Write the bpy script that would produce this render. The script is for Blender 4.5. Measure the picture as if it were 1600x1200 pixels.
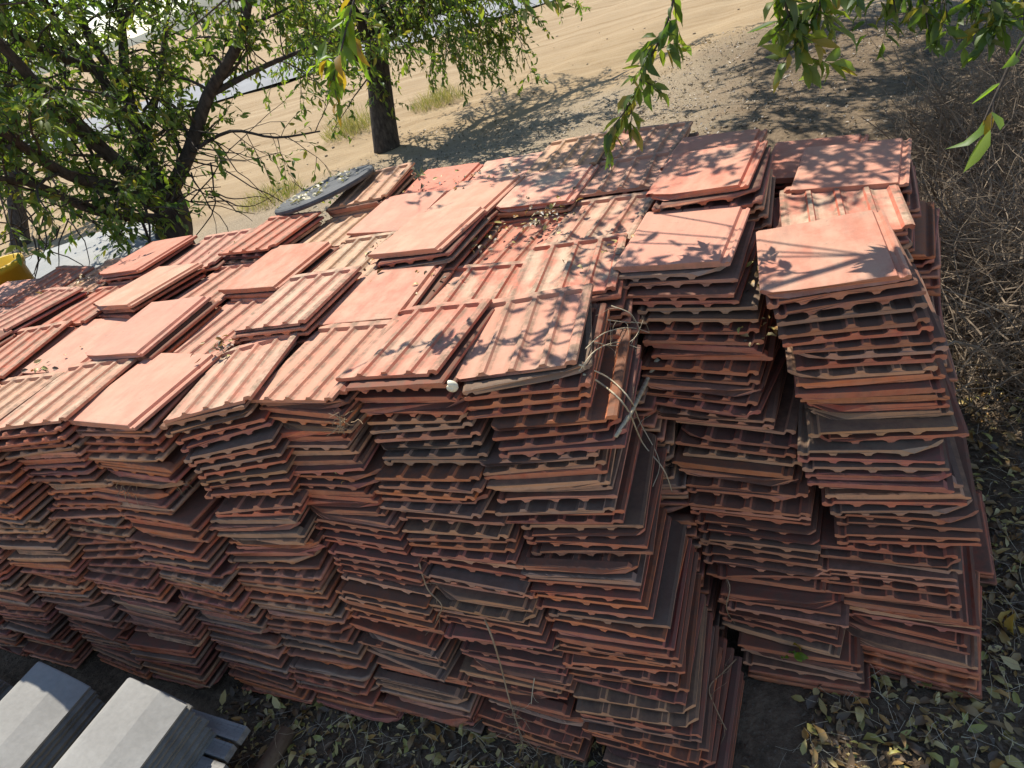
import bpy, math, random
import numpy as np
from mathutils import Matrix, Vector
random.seed(7); rng = np.random.default_rng(7)
for o in list(bpy.data.objects): bpy.data.objects.remove(o)
sc = bpy.context.scene
col = sc.collection
rad = math.radians

# ------------------------------------------------------------------ camera
CAMH = 2.3
R = np.array([[0.89849796, 0.01238473, -0.43880296],
              [0.35701319, -0.60225238, 0.71402637],
              [-0.2554271, -0.79820968, -0.54554404]])      # columns: right, down, forward
cd = bpy.data.cameras.new('camera'); cam = bpy.data.objects.new('camera', cd); col.objects.link(cam)
cd.sensor_width = 36; cd.lens = 1060 / 1600 * 36; cd.clip_start = .05; cd.clip_end = 3000
r_, d_, f_ = R[:, 0], R[:, 1], R[:, 2]
cam.matrix_world = Matrix(((r_[0], -d_[0], -f_[0], 0), (r_[1], -d_[1], -f_[1], 0), (r_[2], -d_[2], -f_[2], CAMH), (0, 0, 0, 1)))
sc.camera = cam

# ------------------------------------------------------------------ sky, sun, exposure
SUN_AZ, SUN_EL = rad(130), rad(56)                          # direction towards the sun, measured from +X
S = Vector((math.cos(SUN_AZ) * math.cos(SUN_EL), math.sin(SUN_AZ) * math.cos(SUN_EL), math.sin(SUN_EL)))
w = bpy.data.worlds.new('World'); sc.world = w; w.use_nodes = True
nt = w.node_tree; bg = nt.nodes['Background']; sky = nt.nodes.new('ShaderNodeTexSky')
sky.sky_type = 'NISHITA'; sky.sun_disc = False; sky.sun_elevation = SUN_EL
sky.sun_rotation = math.pi / 2 - SUN_AZ
sky.dust_density = .35; sky.ozone_density = 1.5; sky.altitude = 400
nt.links.new(sky.outputs[0], bg.inputs[0]); bg.inputs[1].default_value = .125
sl = bpy.data.lights.new('sun', 'SUN'); sl.energy = 4.6; sl.angle = rad(.53); sl.color = (1, .95, .86)
so = bpy.data.objects.new('sun', sl); col.objects.link(so); so.rotation_euler = S.to_track_quat('Z', 'Y').to_euler()
vs = sc.view_settings; vs.view_transform = 'Standard'; vs.look = 'None'; vs.exposure = .70; vs.gamma = 1; vs.use_curve_mapping = False
sc.cycles.max_bounces = 8; sc.cycles.transparent_max_bounces = 8

# ------------------------------------------------------------------ helpers
def ray(px, py): return R @ np.array([px - 800., py - 600., 1060.])
def onz(px, py, z):
    r = ray(px, py); q = r * ((z - CAMH) / r[2]); return Vector((q[0], q[1], z))
def atd(px, py, D):
    r = ray(px, py); q = r / np.linalg.norm(r) * D; return Vector((q[0], q[1], q[2] + CAMH))
def tag(o, label=None, cat=None, group=None, kind=None):
    if label: o['label'] = label
    if cat: o['category'] = cat
    if group: o['group'] = group
    if kind: o['kind'] = kind
    return o
def link(name, me, mat=None, parent=None):
    o = bpy.data.objects.new(name, me); col.objects.link(o)
    if mat is not None and me is not None and not me.materials: me.materials.append(mat)
    if parent is not None: o.parent = parent
    return o
def empty(name, loc=(0, 0, 0)):
    o = bpy.data.objects.new(name, None); col.objects.link(o); o.location = loc; o.empty_display_size = .1; return o
def fast_mesh(name, V, F, smooth=False):
    V = np.asarray(V, np.float32).reshape(-1, 3); F = np.asarray(F, np.int32); n, k = F.shape
    me = bpy.data.meshes.new(name)
    me.vertices.add(len(V)); me.vertices.foreach_set('co', V.ravel())
    me.loops.add(n * k); me.loops.foreach_set('vertex_index', F.ravel())
    me.polygons.add(n); me.polygons.foreach_set('loop_start', np.arange(0, n * k, k, dtype=np.int32))
    me.polygons.foreach_set('loop_total', np.full(n, k, np.int32))
    if smooth: me.polygons.foreach_set('use_smooth', np.ones(n, bool))
    me.update(calc_edges=True); return me
class MB:
    def __init__(s): s.v = []; s.f = []
    def add(s, V, F):
        b = len(s.v); s.v += [tuple(p) for p in V]; s.f += [tuple(i + b for i in q) for q in F]
    def box(s, c, size, rot=None):
        hx, hy, hz = size[0] / 2, size[1] / 2, size[2] / 2
        P = [Vector((x * hx, y * hy, z * hz)) for z in (-1, 1) for y in (-1, 1) for x in (-1, 1)]
        if rot is not None: P = [rot @ p for p in P]
        s.add([p + Vector(c) for p in P], [(0, 2, 3, 1), (4, 5, 7, 6), (0, 1, 5, 4), (2, 6, 7, 3), (0, 4, 6, 2), (1, 3, 7, 5)])
    def tube(s, pts, rr, n=6, cap=True):
        pts = [Vector(p) for p in pts]; V = []; F = []
        a = None
        for i, p in enumerate(pts):
            t = (pts[min(i + 1, len(pts) - 1)] - pts[max(i - 1, 0)])
            if t.length < 1e-9: t = Vector((0, 0, 1))
            t.normalize()
            if a is None: a = t.orthogonal().normalized()
            else:
                a = a - t * a.dot(t)
                a = a.normalized() if a.length > 1e-6 else t.orthogonal().normalized()
            b = t.cross(a); r = rr[i] if hasattr(rr, '__len__') else rr
            for k in range(n):
                an = 2 * math.pi * k / n
                V.append(p + a * (math.cos(an) * r) + b * (math.sin(an) * r))
        for i in range(len(pts) - 1):
            for k in range(n):
                k2 = (k + 1) % n
                F.append((i * n + k, i * n + k2, (i + 1) * n + k2, (i + 1) * n + k))
        if cap:
            F.append(tuple(range(n - 1, -1, -1))); m = (len(pts) - 1) * n; F.append(tuple(m + k for k in range(n)))
        s.add(V, F)
    def mesh(s, name, smooth=False):
        me = bpy.data.meshes.new(name); me.from_pydata([tuple(p) for p in s.v], [], s.f); me.update()
        if smooth: me.polygons.foreach_set('use_smooth', np.ones(len(me.polygons), bool))
        return me
    def build(s, name, mat, parent=None, smooth=False): return link(name, s.mesh(name, smooth), mat, parent)
def ordinal(n):
    W = ['', 'first', 'second', 'third', 'fourth', 'fifth', 'sixth', 'seventh', 'eighth', 'ninth', 'tenth', 'eleventh', 'twelfth', 'thirteenth',
         'fourteenth', 'fifteenth', 'sixteenth', 'seventeenth', 'eighteenth', 'nineteenth']
    if n < 20: return W[n]
    T = {2: 'twent', 3: 'thirt', 4: 'fort', 5: 'fift'}[n // 10]
    return T + 'ieth' if n % 10 == 0 else T + 'y-' + W[n % 10]

# ------------------------------------------------------------------ materials
class NT:
    def __init__(s, name, disp=False):
        s.m = bpy.data.materials.new(name); s.m.use_nodes = True; s.t = s.m.node_tree
        s.b = s.t.nodes['Principled BSDF']; s.out = s.t.nodes['Material Output']
    def n(s, ty, **kw):
        nd = s.t.nodes.new('ShaderNode' + ty)
        for k, v in kw.items(): setattr(nd, k, v)
        return nd
    def l(s, a, b): s.t.links.new(a, b)
    def put(s, sock, v):
        if hasattr(v, 'is_linked'): s.l(v, sock)
        else:
            if isinstance(v, tuple) and len(v) == 3 and len(sock.default_value) == 4: v = (*v, 1)
            sock.default_value = v
    def noise(s, vec, scale, detail=4, rough=.55, col=False):
        q = s.n('TexNoise'); q.inputs['Scale'].default_value = scale; q.inputs['Detail'].default_value = detail; q.inputs['Roughness'].default_value = rough
        if vec is not None: s.l(vec, q.inputs['Vector'])
        return q.outputs['Color' if col else 'Fac']
    def ramp(s, f, a, b, c0=0., c1=1.):
        q = s.n('MapRange'); q.inputs['From Min'].default_value = a; q.inputs['From Max'].default_value = b
        q.inputs['To Min'].default_value = c0; q.inputs['To Max'].default_value = c1; s.l(f, q.inputs['Value']); return q.outputs[0]
    def math(s, op, a, b=None, clamp=False):
        q = s.n('Math', operation=op, use_clamp=clamp); s.put(q.inputs[0], a)
        if b is not None: s.put(q.inputs[1], b)
        return q.outputs[0]
    def mix(s, f, a, b, mode='MIX'):
        q = s.n('Mix', data_type='RGBA', blend_type=mode); s.put(q.inputs[0], f); s.put(q.inputs[6], a); s.put(q.inputs[7], b); return q.outputs[2]
    def scale(s, vec, xyz, loc=(0, 0, 0)):
        q = s.n('Mapping'); q.inputs['Scale'].default_value = xyz; q.inputs['Location'].default_value = loc; s.l(vec, q.inputs['Vector']); return q.outputs[0]
    def bump(s, h, strength=.3, dist=.01):
        q = s.n('Bump'); q.inputs['Strength'].default_value = strength; q.inputs['Distance'].default_value = dist
        s.l(h, q.inputs['Height']); s.l(q.outputs[0], s.b.inputs['Normal'])
    def palette(s, f, cols):
        q = s.n('ValToRGB'); q.color_ramp.interpolation = 'CONSTANT'; e = q.color_ramp.elements
        while len(e) < len(cols): e.new(.5)
        for i, c in enumerate(cols): e[i].position = i / len(cols); e[i].color = (*c, 1)
        s.l(f, q.inputs[0]); return q.outputs[0]

TILE_COLS = [('brick red', (.50, .115, .058)), ('orange red', (.58, .155, .052)), ('dusty salmon', (.54, .215, .135)), ('purplish red', (.38, .105, .082)),
             ('greyish brown', (.34, .225, .155)), ('brown red', (.42, .13, .070)), ('tan coloured', (.54, .29, .155))]
def tile_material(name, single):
    M = NT(name); tc = M.n('TexCoord'); geo = M.n('NewGeometry'); oi = M.n('ObjectInfo')
    if single: base = oi.outputs['Color']; rnd = oi.outputs['Random']; dus = oi.outputs['Alpha']
    else: rnd = geo.outputs['Random Per Island']; base = M.mix(1., M.palette(rnd, [c for _, c in TILE_COLS]), M.ramp(M.math('FRACT', M.math('MULTIPLY', rnd, 53.7)), 0, 1, .62, 1.22), 'MULTIPLY'); dus = M.math('FRACT', M.math('MULTIPLY', rnd, 17.3))
    off = M.n('CombineXYZ'); M.l(M.math('MULTIPLY', rnd, 37.), off.inputs[0]); M.l(M.math('MULTIPLY', rnd, 91.), off.inputs[1])
    add = M.n('VectorMath', operation='ADD'); M.l(tc.outputs['Object'], add.inputs[0]); M.l(off.outputs[0], add.inputs[1]); P = add.outputs[0]
    big = M.noise(P, 6, 5, .6); mid = M.noise(P, 28, 5, .65); fine = M.noise(P, 180, 3, .6)
    streak = M.noise(M.scale(P, (15, 4.5, 15)), 1.0, 5, .6)
    c = M.mix(M.ramp(mid, .35, .75), base, M.mix(.5, base, (.62, .30, .20)))
    c = M.mix(M.ramp(big, .56, .78, 0, .7), c, (.20, .15, .115))              # grey weathering blotches
    c = M.mix(M.ramp(fine, .60, .8, 0, .4), c, (.15, .08, .06))
    c = M.mix(M.ramp(M.noise(P, 70, 6, .75), .66, .72, 0, .55), c, (.09, .075, .06))       # soot and lichen specks
    c = M.mix(M.ramp(M.noise(P, 11, 6, .7), .66, .74, 0, .5), c, (.42, .38, .30))
    # dust settles on whatever faces up
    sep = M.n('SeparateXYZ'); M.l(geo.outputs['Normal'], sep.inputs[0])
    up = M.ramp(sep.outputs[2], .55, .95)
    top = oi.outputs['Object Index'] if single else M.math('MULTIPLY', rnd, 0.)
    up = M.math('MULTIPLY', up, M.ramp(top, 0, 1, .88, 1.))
    c = M.mix(M.math('MULTIPLY', M.math('MULTIPLY', up, M.math('SUBTRACT', 1., top)), M.ramp(mid, .3, .65, .7, 1.)), c, (.095, .062, .040))   # soil on the ledges between the layers, darkened to paint shade into the gaps
    up = M.math('MULTIPLY', up, top)
    dust = M.math('MULTIPLY', up, M.ramp(streak, .3, .7, .30, .55))
    c = M.mix(dust, c, M.mix(M.ramp(big, .35, .65), (.50, .235, .170), (.45, .285, .20)))
    lo = M.n('SeparateXYZ'); M.l(tc.outputs['Object'], lo.inputs[0])
    cream = M.math('MULTIPLY', M.math('MULTIPLY', up, dus), M.ramp(M.math('ADD', streak, M.math('MULTIPLY', M.noise(P, 9, 5, .6), .8)), .78, 1.05))
    c = M.mix(M.math('MULTIPLY', cream, .8), c, (.50, .40, .27))
    c = M.mix(M.math('MULTIPLY', up, M.ramp(M.noise(P, 55, 6, .7), .60, .72, 0, .75)), c, (.20, .15, .10))
    c = M.mix(M.math('MULTIPLY', up, M.ramp(M.noise(M.scale(P, (11, 2.2, 11)), 1., 6, .7), .54, .74, 0, .5)), c, (.27, .15, .105))      # old water runs
    vo = M.n('VectorTransform', vector_type='NORMAL', convert_from='WORLD', convert_to='OBJECT'); M.l(geo.outputs['True Normal'], vo.inputs[0]); son = M.n('SeparateXYZ'); M.l(vo.outputs[0], son.inputs[0])
    rib = M.math('MULTIPLY', M.math('ABSOLUTE', M.math('SUBTRACT', M.math('FRACT', M.math('ADD', M.math('DIVIDE', lo.outputs[0], .09), .5)), .5)), .09)
    groove = M.math('MULTIPLY', M.math('MULTIPLY', M.ramp(rib, .017, .034, .8, 0), M.ramp(son.outputs[2], -.4, -.8)), M.ramp(mid, .38, .6))
    if single: c = M.mix(M.math('MULTIPLY', groove, top), c, (.20, .135, .085))                 # dirt washed against the ribs
    # soil and black lichen on the weathered sides
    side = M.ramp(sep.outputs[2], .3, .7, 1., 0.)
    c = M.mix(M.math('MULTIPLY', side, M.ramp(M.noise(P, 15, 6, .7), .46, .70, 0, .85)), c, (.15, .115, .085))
    vt = M.n('VectorTransform', vector_type='NORMAL', convert_from='WORLD', convert_to='OBJECT'); M.l(geo.outputs['True Normal'], vt.inputs[0])
    so_ = M.n('SeparateXYZ'); M.l(vt.outputs[0] if single else geo.outputs['True Normal'], so_.inputs[0])
    end = M.math('MULTIPLY', M.ramp(M.math('ABSOLUTE', so_.outputs[1]), .75, .9), M.ramp(M.noise(P, 20, 5, .65), .30, .62, .15, .75))
    c = M.mix(end, c, M.mix(.55, base, (.64, .29, .145)))
    M.l(c, M.b.inputs['Base Color']); M.b.inputs['Roughness'].default_value = .82; M.b.inputs['Specular IOR Level'].default_value = .25
    M.bump(M.math('ADD', M.math('MULTIPLY', mid, .6), M.math('MULTIPLY', fine, .4)), .35, .004)
    return M.m
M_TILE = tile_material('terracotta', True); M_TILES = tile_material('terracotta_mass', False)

def leaf_material(name, cols, trans=.45):
    M = NT(name); geo = M.n('NewGeometry'); c = M.palette(geo.outputs['Random Per Island'], cols)
    M.l(c, M.b.inputs['Base Color']); M.b.inputs['Roughness'].default_value = .5; M.b.inputs['Specular IOR Level'].default_value = .5
    tr = M.n('BsdfTranslucent'); M.l(M.mix(1., c, (1.5, 1.6, .55), 'MULTIPLY'), tr.inputs[0])
    mx = M.n('MixShader'); mx.inputs[0].default_value = trans; M.l(M.b.outputs[0], mx.inputs[1]); M.l(tr.outputs[0], mx.inputs[2]); M.l(mx.outputs[0], M.out.inputs[0])
    return M.m
M_LEAF = leaf_material('almond_leaf', [(.12, .18, .03), (.08, .14, .028), (.15, .205, .035), (.10, .155, .05), (.19, .23, .045), (.13, .185, .04), (.16, .20, .085), (.07, .12, .025), (.25, .22, .05), (.11, .17, .03)], .5)
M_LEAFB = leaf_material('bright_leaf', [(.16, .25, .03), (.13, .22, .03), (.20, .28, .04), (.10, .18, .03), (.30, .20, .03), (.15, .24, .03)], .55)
M_LITTER = leaf_material('dead_leaf', [(.33, .21, .075), (.18, .11, .05), (.46, .33, .11), (.12, .075, .035), (.40, .31, .09), (.55, .42, .17), (.11, .07, .035), (.26, .16, .06), (.36, .32, .08), (.40, .21, .05), (.15, .095, .045), (.09, .06, .035)], .03)
def wood_material(name, a, b, scale=30, stretch=(1, 1, .15), rough=.85, bump=.5):
    M = NT(name); tc = M.n('TexCoord'); P = M.scale(tc.outputs['Object'], stretch); n1 = M.noise(P, scale, 6, .65); n2 = M.noise(tc.outputs['Object'], scale * 4, 3)
    c = M.mix(M.ramp(n1, .3, .7), a, b); c = M.mix(M.ramp(n2, .55, .75, 0, .5), c, tuple(x * .5 for x in a))
    M.l(c, M.b.inputs['Base Color']); M.b.inputs['Roughness'].default_value = rough; M.b.inputs['Specular IOR Level'].default_value = .2; M.bump(n1, bump, .01); return M.m
M_BARK = wood_material('bark', (.03, .024, .019), (.115, .092, .074), 26, (1, 1, .35), .95, 1.)
M_TWIG = wood_material('dry_twig', (.12, .088, .06), (.36, .275, .19), 6)
M_STRAW = wood_material('straw', (.38, .30, .18), (.62, .52, .36), 40)
M_ROOT = wood_material('root_fibre', (.25, .16, .09), (.42, .29, .17), 30)
M_GREYWOOD = wood_material('weathered_wood', (.13, .125, .115), (.30, .285, .26), 22, (.08, 1.2, 1.2), .9, .9)
M_BROWNWOOD = wood_material('brown_wood', (.13, .085, .05), (.27, .18, .105), 20, (1, .15, 1), .9)
def plain(name, c, c2, scale=20, rough=.8, bump=.2, spec=.3):
    M = NT(name); tc = M.n('TexCoord'); n1 = M.noise(tc.outputs['Object'], scale, 6, .65); n2 = M.noise(tc.outputs['Object'], scale * 14, 3)
    M.l(M.mix(M.ramp(M.math('ADD', M.math('MULTIPLY', n1, .7), M.math('MULTIPLY', n2, .3)), .35, .65), c, c2), M.b.inputs['Base Color'])
    M.b.inputs['Roughness'].default_value = rough; M.b.inputs['Specular IOR Level'].default_value = spec; M.bump(n2, bump, .004); return M.m
M_CONC = plain('grey_concrete', (.235, .224, .20), (.31, .297, .268), 4, .92, .35)
M_CONCD = plain('grey_concrete_dark', (.15, .14, .12), (.23, .215, .185), 14, .92, .6)  # darker concrete, used on every ridge tile below the topmost
M_SHEET = plain('dusty_sheet', (.22, .22, .205), (.32, .31, .28), 3, .7, .2)
M_YELLOW = plain('yellow_plastic', (.55, .34, .02), (.62, .40, .03), 6, .5, .05)
M_BLACK = plain('black_rubber', (.04, .042, .045), (.10, .10, .10), 10, .7, .2)
M_SHELL = plain('snail_shell', (.72, .63, .42), (.80, .74, .58), 60, .45, .1)
M_ROAD = plain('grey_road', (.20, .20, .20), (.27, .265, .255), .8, .9, .2)
M_HILL = plain('hill_scrub', (.12, .13, .10), (.20, .18, .13), .02, .95, 0)

# ------------------------------------------------------------------ ground
def ground_material():
    M = NT('ground'); geo = M.n('NewGeometry'); P = geo.outputs['Position']; sep = M.n('SeparateXYZ'); M.l(P, sep.inputs[0]); X, Y = sep.outputs[0], sep.outputs[1]
    n_big = M.noise(P, .55, 5, .6); n_mid = M.noise(P, 3.2, 6, .65); n_fine = M.noise(P, 26, 5, .7); n_peb = M.noise(P, 90, 3, .6)
    # tan dirt field with wheel tracks
    rot = M.n('Mapping'); rot.inputs['Rotation'].default_value = (0, 0, rad(-19)); M.l(P, rot.inputs[0])
    tr = M.noise(M.scale(rot.outputs[0], (.07, 2.6, 1)), 1.0, 7, .72)
    dirt = M.mix(M.ramp(tr, .36, .64), (.27, .185, .098), (.40, .295, .175))
    dirt = M.mix(M.ramp(n_mid, .45, .75, 0, .5), dirt, (.35, .265, .165))
    dirt = M.mix(M.ramp(n_fine, .55, .8, 0, .6), dirt, (.17, .12, .075))
    gravel = M.mix(M.ramp(n_peb, .35, .65), (.18, .138, .09), (.39, .31, .21))
    gravel = M.mix(M.ramp(n_mid, .5, .72, 0, .6), gravel, (.33, .25, .17))
    soil = M.mix(M.ramp(M.math('ADD', M.math('MULTIPLY', n_fine, .5), M.math('MULTIPLY', n_mid, .5)), .38, .64), (.065, .045, .028), (.22, .155, .095))
    soil = M.mix(M.ramp(n_peb, .6, .75, 0, .6), soil, (.26, .22, .16))
    # gravel bank this side of the field; dark litter soil around and before the pile
    line = M.math('SUBTRACT', Y, M.math('MULTIPLY', X, .62))               # field starts beyond y = 12.2 + .62 x
    fld = M.ramp(M.math('ADD', line, M.math('MULTIPLY', n_big, 2.4)), 12.6, 13.8)
    fld = M.math('MAXIMUM', fld, M.ramp(Y, -.6, .1, 1, 0)); c = M.mix(fld, gravel, dirt)
    near = M.math('MULTIPLY', M.ramp(M.math('ADD', Y, M.math('MULTIPLY', n_big, 2.2)), 4.2, 6.3, 1, 0), M.ramp(Y, -.6, .1))
    right = M.ramp(M.math('ADD', X, M.math('MULTIPLY', n_mid, 2.2)), -.9, .3)
    ylim = M.ramp(M.math('ADD', Y, M.math('MULTIPLY', n_big, 2.)), 11.3, 13., 1, 0)
    sm = M.math('MAXIMUM', near, M.math('MULTIPLY', M.math('MULTIPLY', M.math('MULTIPLY', right, ylim), M.ramp(Y, -.6, .1)), .85))
    c = M.mix(sm, c, soil)
    M.l(c, M.b.inputs['Base Color']); M.b.inputs['Roughness'].default_value = .95; M.b.inputs['Specular IOR Level'].default_value = .1
    M.bump(M.math('ADD', M.math('MULTIPLY', n_fine, .6), M.math('MULTIPLY', n_peb, .4)), .8, .03); return M.m
def axis(c, near, step, far, grow):
    a = list(np.arange(-near, near + 1e-6, step)); s = step; x = near
    while x < far: s *= grow; x += s; a.append(x); a.insert(0, -x)
    return np.array(a) + c
gx = axis(-1.5, 5.5, .09, 900, 1.13); gy = axis(5.5, 6., .09, 900, 1.13)
GX, GY = np.meshgrid(gx, gy)
def ground_h(x, y):
    x = np.asarray(x, float); y = np.asarray(y, float)
    b = .06 * np.sin(.9 * x + 1.3) * np.sin(.7 * y + .4) + .035 * np.sin(2.3 * x - 1.1 * y) + .02 * np.sin(5.1 * x + 3.7 * y) * np.sin(4.3 * y - 1.7 * x) + .012 * np.sin(11 * x + 2 * y) * np.sin(9 * y - 3 * x)
    m = np.clip((np.abs(y - 2.) - 1.9) / 1.2, 0, 1); mx = np.clip((np.abs(x + 2.4) - 3.3) / .8, 0, 1); m = np.maximum(m, mx)
    mound = .22 * np.exp(-(((x + 1.1) / 1.3) ** 2 + ((y - 11.0) / 1.1) ** 2)) + .15 * np.exp(-(((x + .2) / 1.5) ** 2 + ((y - 7.0) / 1.1) ** 2)) + .12 * np.exp(-(((x - .8) / .8) ** 2 + ((y - 9.2) / .9) ** 2))
    far = np.clip(1 - (np.abs(y) + np.abs(x)) / 120, 0, 1)
    return (b * .8 * m + mound) * far - .004
GZ = ground_h(GX, GY)
ny, nx = GX.shape; idx = np.arange(nx * ny).reshape(ny, nx)
F = np.stack([idx[:-1, :-1], idx[:-1, 1:], idx[1:, 1:], idx[1:, :-1]], -1).reshape(-1, 4)
g = link('ground', fast_mesh('ground', np.stack([GX, GY, GZ], -1), F, True), ground_material()); tag(g, kind='structure')
# far grey road and hills
m = MB(); dirv = Vector((.93, .36, 0)).normalized(); nrm = Vector((-dirv.y, dirv.x, 0)); o0 = Vector((-9.3, 21.6, 0))
for k in range(-14, 15):
    pass
Vr = []; Fr = []
for i, t in enumerate(np.linspace(-160, 160, 65)):
    for s_, zz in ((0, .05), (1.2, .12), (7.5, .12), (8.5, .05)):
        p = o0 + dirv * float(t) + nrm * s_; Vr.append((p.x, p.y, zz))
for i in range(64):
    for k in range(3): a = i * 4 + k; Fr.append((a, a + 4, a + 5, a + 1))
m.add(Vr, Fr); tag(m.build('road', M_ROAD), kind='structure')
Vh = []; Fh = []; N = 160
for i in range(N + 1):
    a = rad(40) + rad(220) * i / N; hgt = 22 + 9 * math.sin(a * 7) + 6 * math.sin(a * 17 + 1) + 3 * math.sin(a * 41)
    for rr, z in ((600, -2), (660, hgt * .55), (720, hgt), (800, -2)): Vh.append((rr * math.cos(a), rr * math.sin(a), z))
for i in range(N):
    for k in range(3): a = i * 4 + k; Fh.append((a, a + 1, a + 5, a + 4))
m = MB(); m.add(Vh, Fh); tag(m.build('hills', M_HILL, smooth=True), kind='structure')

# ------------------------------------------------------------------ roof tiles
TW, TL = .37, .42
def tile_mesh(seed):
    r = random.Random(seed); bot = .0005
    top = [(-.185, .004), (-.176, .0075), (-.168, .001), (-.158, .001), (-.152, .011), (-.08, .012), (0, .012), (.08, .012), (.152, .012), (.176, .0135), (.185, .010)]
    low = [(.185, .001), (.170, -.002), (.160, .001)]
    for xc in (.09, .0, -.09):
        low += [(xc + .022, bot), (xc + .012, bot - .004), (xc + .007, bot - .0115), (xc - .007, bot - .0115), (xc - .012, bot - .004), (xc - .022, bot)]
    low += [(-.150, bot), (-.158, -.0100), (-.176, -.0110), (-.185, -.007)]
    prof = [(-x, z) for x, z in top[::-1]] + [(-x, z) for x, z in low[::-1]]; n = len(prof); nt_ = len(top)
    ys = [TL / 2, TL / 2 - .012, .06, -.08, -TL / 2 + .036, -TL / 2 + .030, -TL / 2 + .004, -TL / 2]
    warp = r.uniform(-.0006, .0006); tw = r.uniform(-.001, .001); ph = r.uniform(0, 6)
    corner = r.choice([None, None, (1, 1), (-1, 1), (1, -1), (-1, -1)]); cs = r.uniform(.012, .075)
    V = []; F = []
    for si, y in enumerate(ys):
        for pi, (x, z) in enumerate(prof):
            yy = y; zz = z; xx = x
            nose = si >= 5
            if nose and pi >= nt_ and -.165 < x < .156: zz = -.0125
            if si == 7: zz = zz * .86 + .0005
            e = 1 if si in (0, 1) else (-1 if si >= 6 else 0)
            if e:
                j = .0008 * math.sin(x * 60 + ph) + .0012 * math.sin(x * 243 + ph * 2) + r.uniform(-.0014, .0014)
                yy += j
                if corner and corner[1] == e:
                    dd = (corner[0] * x) - (.185 - cs)
                    if dd > 0: yy -= e * dd * .8
            zz += warp * math.sin(xx * 14 + ph) + tw * (yy / .2) * (xx / .18) + r.uniform(-.0004, .0004)
            V.append((xx, yy, zz))
    for s in range(len(ys) - 1):
        for k in range(n):
            k2 = (k + 1) % n; F.append((s * n + k, s * n + k2, (s + 1) * n + k2, (s + 1) * n + k))
    F.append(tuple(range(n))[::-1]); F.append(tuple((len(ys) - 1) * n + k for k in range(n)))
    me = bpy.data.meshes.new('roof_tile'); me.from_pydata(V, [], F); me.update()
    import bmesh
    bm = bmesh.new(); bm.from_mesh(me); bmesh.ops.recalc_face_normals(bm, faces=bm.faces); bm.to_mesh(me); bm.free()
    me.materials.append(M_TILE); return me
NV = 14
TM = [tile_mesh(100 + i) for i in range(NV)]
tiles = []        # dict(M, v, colour index, kind, stack, idx, n, top)
def add_tile(c, yaw, roll, pitch, flip, turn, v, ci, **kw):
    Mx = Matrix.Translation(c) @ Matrix.Rotation(yaw, 4, 'Z') @ Matrix.Rotation(pitch, 4, 'X') @ Matrix.Rotation(roll, 4, 'Y')
    if flip: Mx = Mx @ Matrix.Rotation(math.pi, 4, 'Y')
    if turn: Mx = Mx @ Matrix.Rotation(math.pi, 4, 'Z')
    tiles.append(dict(M=Mx, v=v, ci=ci, flip=flip, turn=turn, **kw))
def stack(name, top, base, ztop, yaw_t, yaw_b, toptype, roll_t=0., pitch_t=0., seed=0, front=False, wob=1.):
    """top / base: (x, y) of the stack's centre line at top and bottom; toptype F (flat face up) or R (ribs up)"""
    r = random.Random(seed * 31 + 5); n = int(round(ztop / .0262)); p = ztop / n
    gx_ = gy_ = gyw = 0.; left = 0; ph = r.uniform(0, 6); ph2 = r.uniform(0, 6); flip = False; turn = False; ci = 0; kleft = 0; grp = 0.
    for k in range(n):
        t = (k + .5) / n; itop = n - k
        if left <= 0:
            left = r.randint(2, 6); gx_ = r.gauss(0, .017) * wob; gy_ = r.gauss(0, .010) * wob; gyw = r.gauss(0, rad(1.9)) * wob
        left -= 1
        if kleft <= 0:
            kleft = r.choice([1, 1, 2, 2, 3, 4]); u = r.random(); turn = u < .76; flip = r.random() < .42
        kleft -= 1
        ci = r.choices(range(7), (28, 15, 10, 12, 13, 18, 12))[0]
        fl, tu = flip, turn
        if itop == 1: fl = toptype == 'R'; tu = toptype == 'R'; gx_ = gy_ = gyw = 0; ci = r.choice([2, 2, 2, 0, 5]) if 'gap' in name or toptype == 'F' else r.choice([2, 2, 0, 6])
        e = t ** 1.15; pull = (r.uniform(-.022, .012) if r.random() < .09 else 0.) if itop > 1 else 0.
        x = base[0] + (top[0] - base[0]) * e + .012 * wob * math.sin(5 * t + ph) + gx_ + r.gauss(0, .005)
        y = base[1] + (top[1] - base[1]) * e + .010 * wob * math.sin(4 * t + ph2) + gy_ + pull + r.gauss(0, .005)
        yaw = yaw_b + (yaw_t - yaw_b) * t + gyw + (r.gauss(0, rad(3)) if r.random() < .10 and itop > 1 else 0) + r.gauss(0, rad(.9))
        roll = wob * rad(1.7) * math.sin(7 * t + ph2) * min(1, 4 * t) * min(1, 6 * (1 - t) + .3) + roll_t * t ** 3 + r.gauss(0, rad(.45))
        pit = wob * rad(1.2) * math.sin(6 * t + ph) * min(1, 4 * t) * min(1, 6 * (1 - t) + .3) + pitch_t * t ** 3 + r.gauss(0, rad(.4))
        add_tile(Vector((x, y, (k + .5) * p + .002)), yaw, roll, pit, fl, tu, r.randrange(NV), ci, stack=name, it=itop, n=n, front=front)
ZT = 1.30
J_top = [-.87, -1.215, -1.56, -1.93, -2.30, -2.66, -3.03, -3.41, -3.79, -4.17, -4.56, -4.95]
J_base = [-.49, -.89, -1.29, -1.69, -2.10, -2.52, -2.95, -3.38, -3.81, -4.24, -4.67, -5.1]
RN = ['front', 'second-row', 'third-row', 'fourth-row', 'back-row']
TYPES = ['RRRRFRRFRFRR', 'RRFRRFFRFRFR', 'RRFRFRFRRFRR', 'RFFFRRRFRRFF', 'RRFFRRRRRRRR']
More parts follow.
